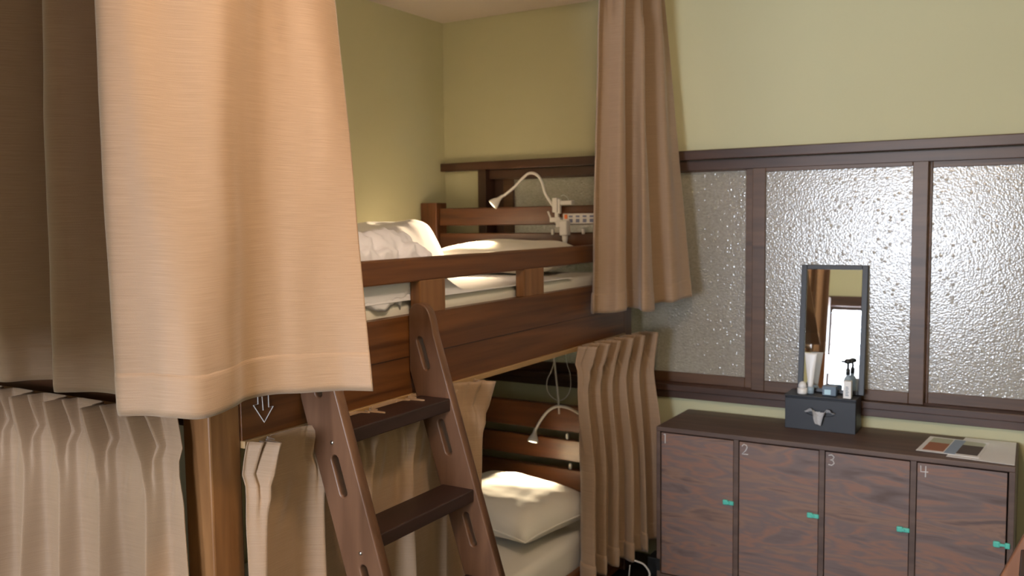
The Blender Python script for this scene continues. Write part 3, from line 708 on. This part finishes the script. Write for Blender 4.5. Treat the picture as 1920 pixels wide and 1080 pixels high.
# mirror: leaned back
mr = empty('mirror', (1.76, -.06, VZ0+.125), 'narrow black-framed mirror tilted back on top of the dark tissue box', 'mirror')
TM = Matrix.Translation((0, -.062, .768)) @ Matrix.Rotation(R(-6), 4, 'X')
mx0, mx1, mh = 1.652, 1.888, .470
mx0, mx1 = 1.637, 1.872
bm = bmesh.new()
for a in ((mx0, mx0+.020, 0, mh), (mx1-.020, mx1, 0, mh), (mx0+.02, mx1-.02, mh-.016, mh), (mx0+.02, mx1-.02, 0, .014)):
    box(bm, a[0], a[1], -.008, .010, a[2], a[3], .0015, TM)
link('mirror_frame', bm, 'navy', mr)
bm = bmesh.new(); box(bm, mx0+.019, mx1-.019, -.001, .003, .013, mh-.015, 0, TM); link('mirror_glass', bm, 'mirror', mr, label='reflecting mirror glass')
bm = bmesh.new(); box(bm, mx0+.03, mx1-.03, .010, .013, .02, mh-.02, 0, TM); link('backing', bm, 'black', mr)
TZ = .768
# toiletries on the box lid
r_ = empty('cream_jar', (1.668, -.122, TZ), 'small white jar with a domed lid at the left end of the box lid', 'jar', 'toiletries on the box lid')
bm = bmesh.new(); lathe(bm, [(.017, 0), (.018, .004), (.018, .02), (.016, .021)], Matrix.Translation((1.668, -.122, TZ)), 20); link('jar_body', bm, 'white', r_, True)
bm = bmesh.new(); lathe(bm, [(.0145, .0215), (.0145, .032), (.011, .040), (.005, .044), (.001, .045)], Matrix.Translation((1.668, -.122, TZ)), 20); link('lid', bm, 'white', r_, True)
r_ = empty('lotion_tube', (1.692, -.102, TZ), 'tall white lotion tube standing on its clear cap', 'tube', 'toiletries on the box lid')
bm = bmesh.new()
rings = []
for k in range(15):
    t_ = k/14; z = TZ+.024+t_*.125; rx = .009+.013*t_; ry = .010*(1-t_)+.0012*t_
    rings.append([bm.verts.new((1.692+rx*math.cos(2*math.pi*j/20), -.102+ry*math.sin(2*math.pi*j/20), z)) for j in range(20)])
for a, b in zip(rings, rings[1:]):
    for j in range(20): bm.faces.new((a[j], a[(j+1) % 20], b[(j+1) % 20], b[j]))
bm.faces.new(rings[0][::-1]); bm.faces.new(rings[-1]); link('tube_body', bm, 'white', r_, True)
bm = bmesh.new(); lathe(bm, [(.013, 0), (.013, .018), (.010, .024)], Matrix.Translation((1.692, -.102, TZ)), 16); link('cap', bm, 'clear', r_, True)
r_ = empty('small_box', (1.76, -.108, TZ), 'low grey-blue box with a pale label in the middle of the box lid', 'box', 'toiletries on the box lid')
M['greyblue'] = mat('grey_blue_card', (.13, .18, .24), .5); M['lightblue'] = mat('pale_blue_label', (.5, .72, .82), .5)
bx('carton', 1.738, 1.786, -.123, -.090, TZ, TZ+.034, 'greyblue', r_, .002); bx('front_label', 1.746, 1.768, -.1245, -.123, TZ+.004, TZ+.022, 'lightblue', r_, 0)
r_ = empty('white_box', (1.832, -.13, TZ), 'upright white carton with grey print at the right end of the box lid', 'box', 'toiletries on the box lid')
cb = bx('carton', 1.815, 1.842, -.147, -.122, TZ, TZ+.062, 'white', r_, .001)
bm = bmesh.new()
for k in range(6): box(bm, 1.823, 1.834-.002*(k % 2), -.1477, -.1469, TZ+.010+.006*k, TZ+.0125+.006*k)
link('printed_lines', bm, 'greyblue', cb)
r_ = empty('pump_bottle', (1.822, -.098, TZ), 'clear bottle with a black pump head behind the white carton', 'bottle', 'toiletries on the box lid')
bm = bmesh.new(); lathe(bm, [(.015, 0), (.0165, .004), (.0165, .055), (.012, .066), (.006, .072), (.006, .078)], Matrix.Translation((1.822, -.098, TZ)), 20); link('bottle_body', bm, 'clear', r_, True)
bm = bmesh.new(); lathe(bm, [(.007, .078), (.007, .098), (.004, .100), (.004, .118), (.013, .120), (.013, .132), (.006, .136)], Matrix.Translation((1.822, -.098, TZ)), 16); box(bm, 1.800, 1.822, -.102, -.094, TZ+.122, TZ+.129, .001); link('pump_head', bm, 'black', r_, True)

# ------------------------------------------------------------------ leaflets
lf = empty('leaflet', (2.15, -.15, .642), 'printed leaflet with three colour pictures lying on the locker top', 'leaflet')
def sheet(name, q, z0, z1, m, parent=None, label=None):
    bm = bmesh.new(); a = [bm.verts.new((x, y, z0)) for x, y in q]; b = [bm.verts.new((x, y, z1)) for x, y in q]
    bm.faces.new(a[::-1]); bm.faces.new(b)
    for k in range(4): bm.faces.new((a[k], a[(k+1) % 4], b[(k+1) % 4], b[k]))
    return link(name, bm, m, parent, label=label)
def qd(u0, u1, v0, v1, O=(2.072, -.285), U=(.185, -.012), V=(.020, .225)):
    f = lambda u, v: (O[0]+U[0]*u+V[0]*v, O[1]+U[1]*u+V[1]*v); return [f(u0, v0), f(u1, v0), f(u1, v1), f(u0, v1)]
sheet('page', qd(0, 1, 0, 1), .6434, .6442, 'paper', lf)
sheet('photo_print', qd(.08, .42, .10, .62), .6443, .6446, 'rust', lf, 'rust-orange picture'); sheet('photo_print', qd(.08, .42, .62, .93), .6443, .6446, 'paperedge', lf, 'grey-green picture strip')
sheet('photo_print', qd(.44, .62, .04, .95), .6443, .6446, 'blue', lf, 'pale blue picture'); sheet('photo_print', qd(.62, .96, .10, .68), .6443, .6446, 'darkprint', lf, 'dark brown picture'); sheet('photo_print', qd(.62, .96, .68, .93), .6443, .6446, 'paperedge', lf, 'grey-green picture strip')
l2_ = sheet('paper_sheet', [(2.165, -.318), (2.358, -.335), (2.354, -.02), (2.20, -.02)], .6425, .6432, 'paper'); tag(l2_, 'plain white laminated sheet at the right end of the locker top', 'paper')
# ceiling lamp fitting
cl = empty('ceiling_lamp', (LAMP[0], LAMP[1], CZ), 'small ceiling lamp holder outside the picture above the lockers', 'lamp')
bm = bmesh.new(); lathe(bm, [(.05, 0), (.05, -.02), (.02, -.03), (.015, -.05)], Matrix.Translation((LAMP[0], LAMP[1], CZ)), 20); link('lamp_holder', bm, 'white', cl, True)
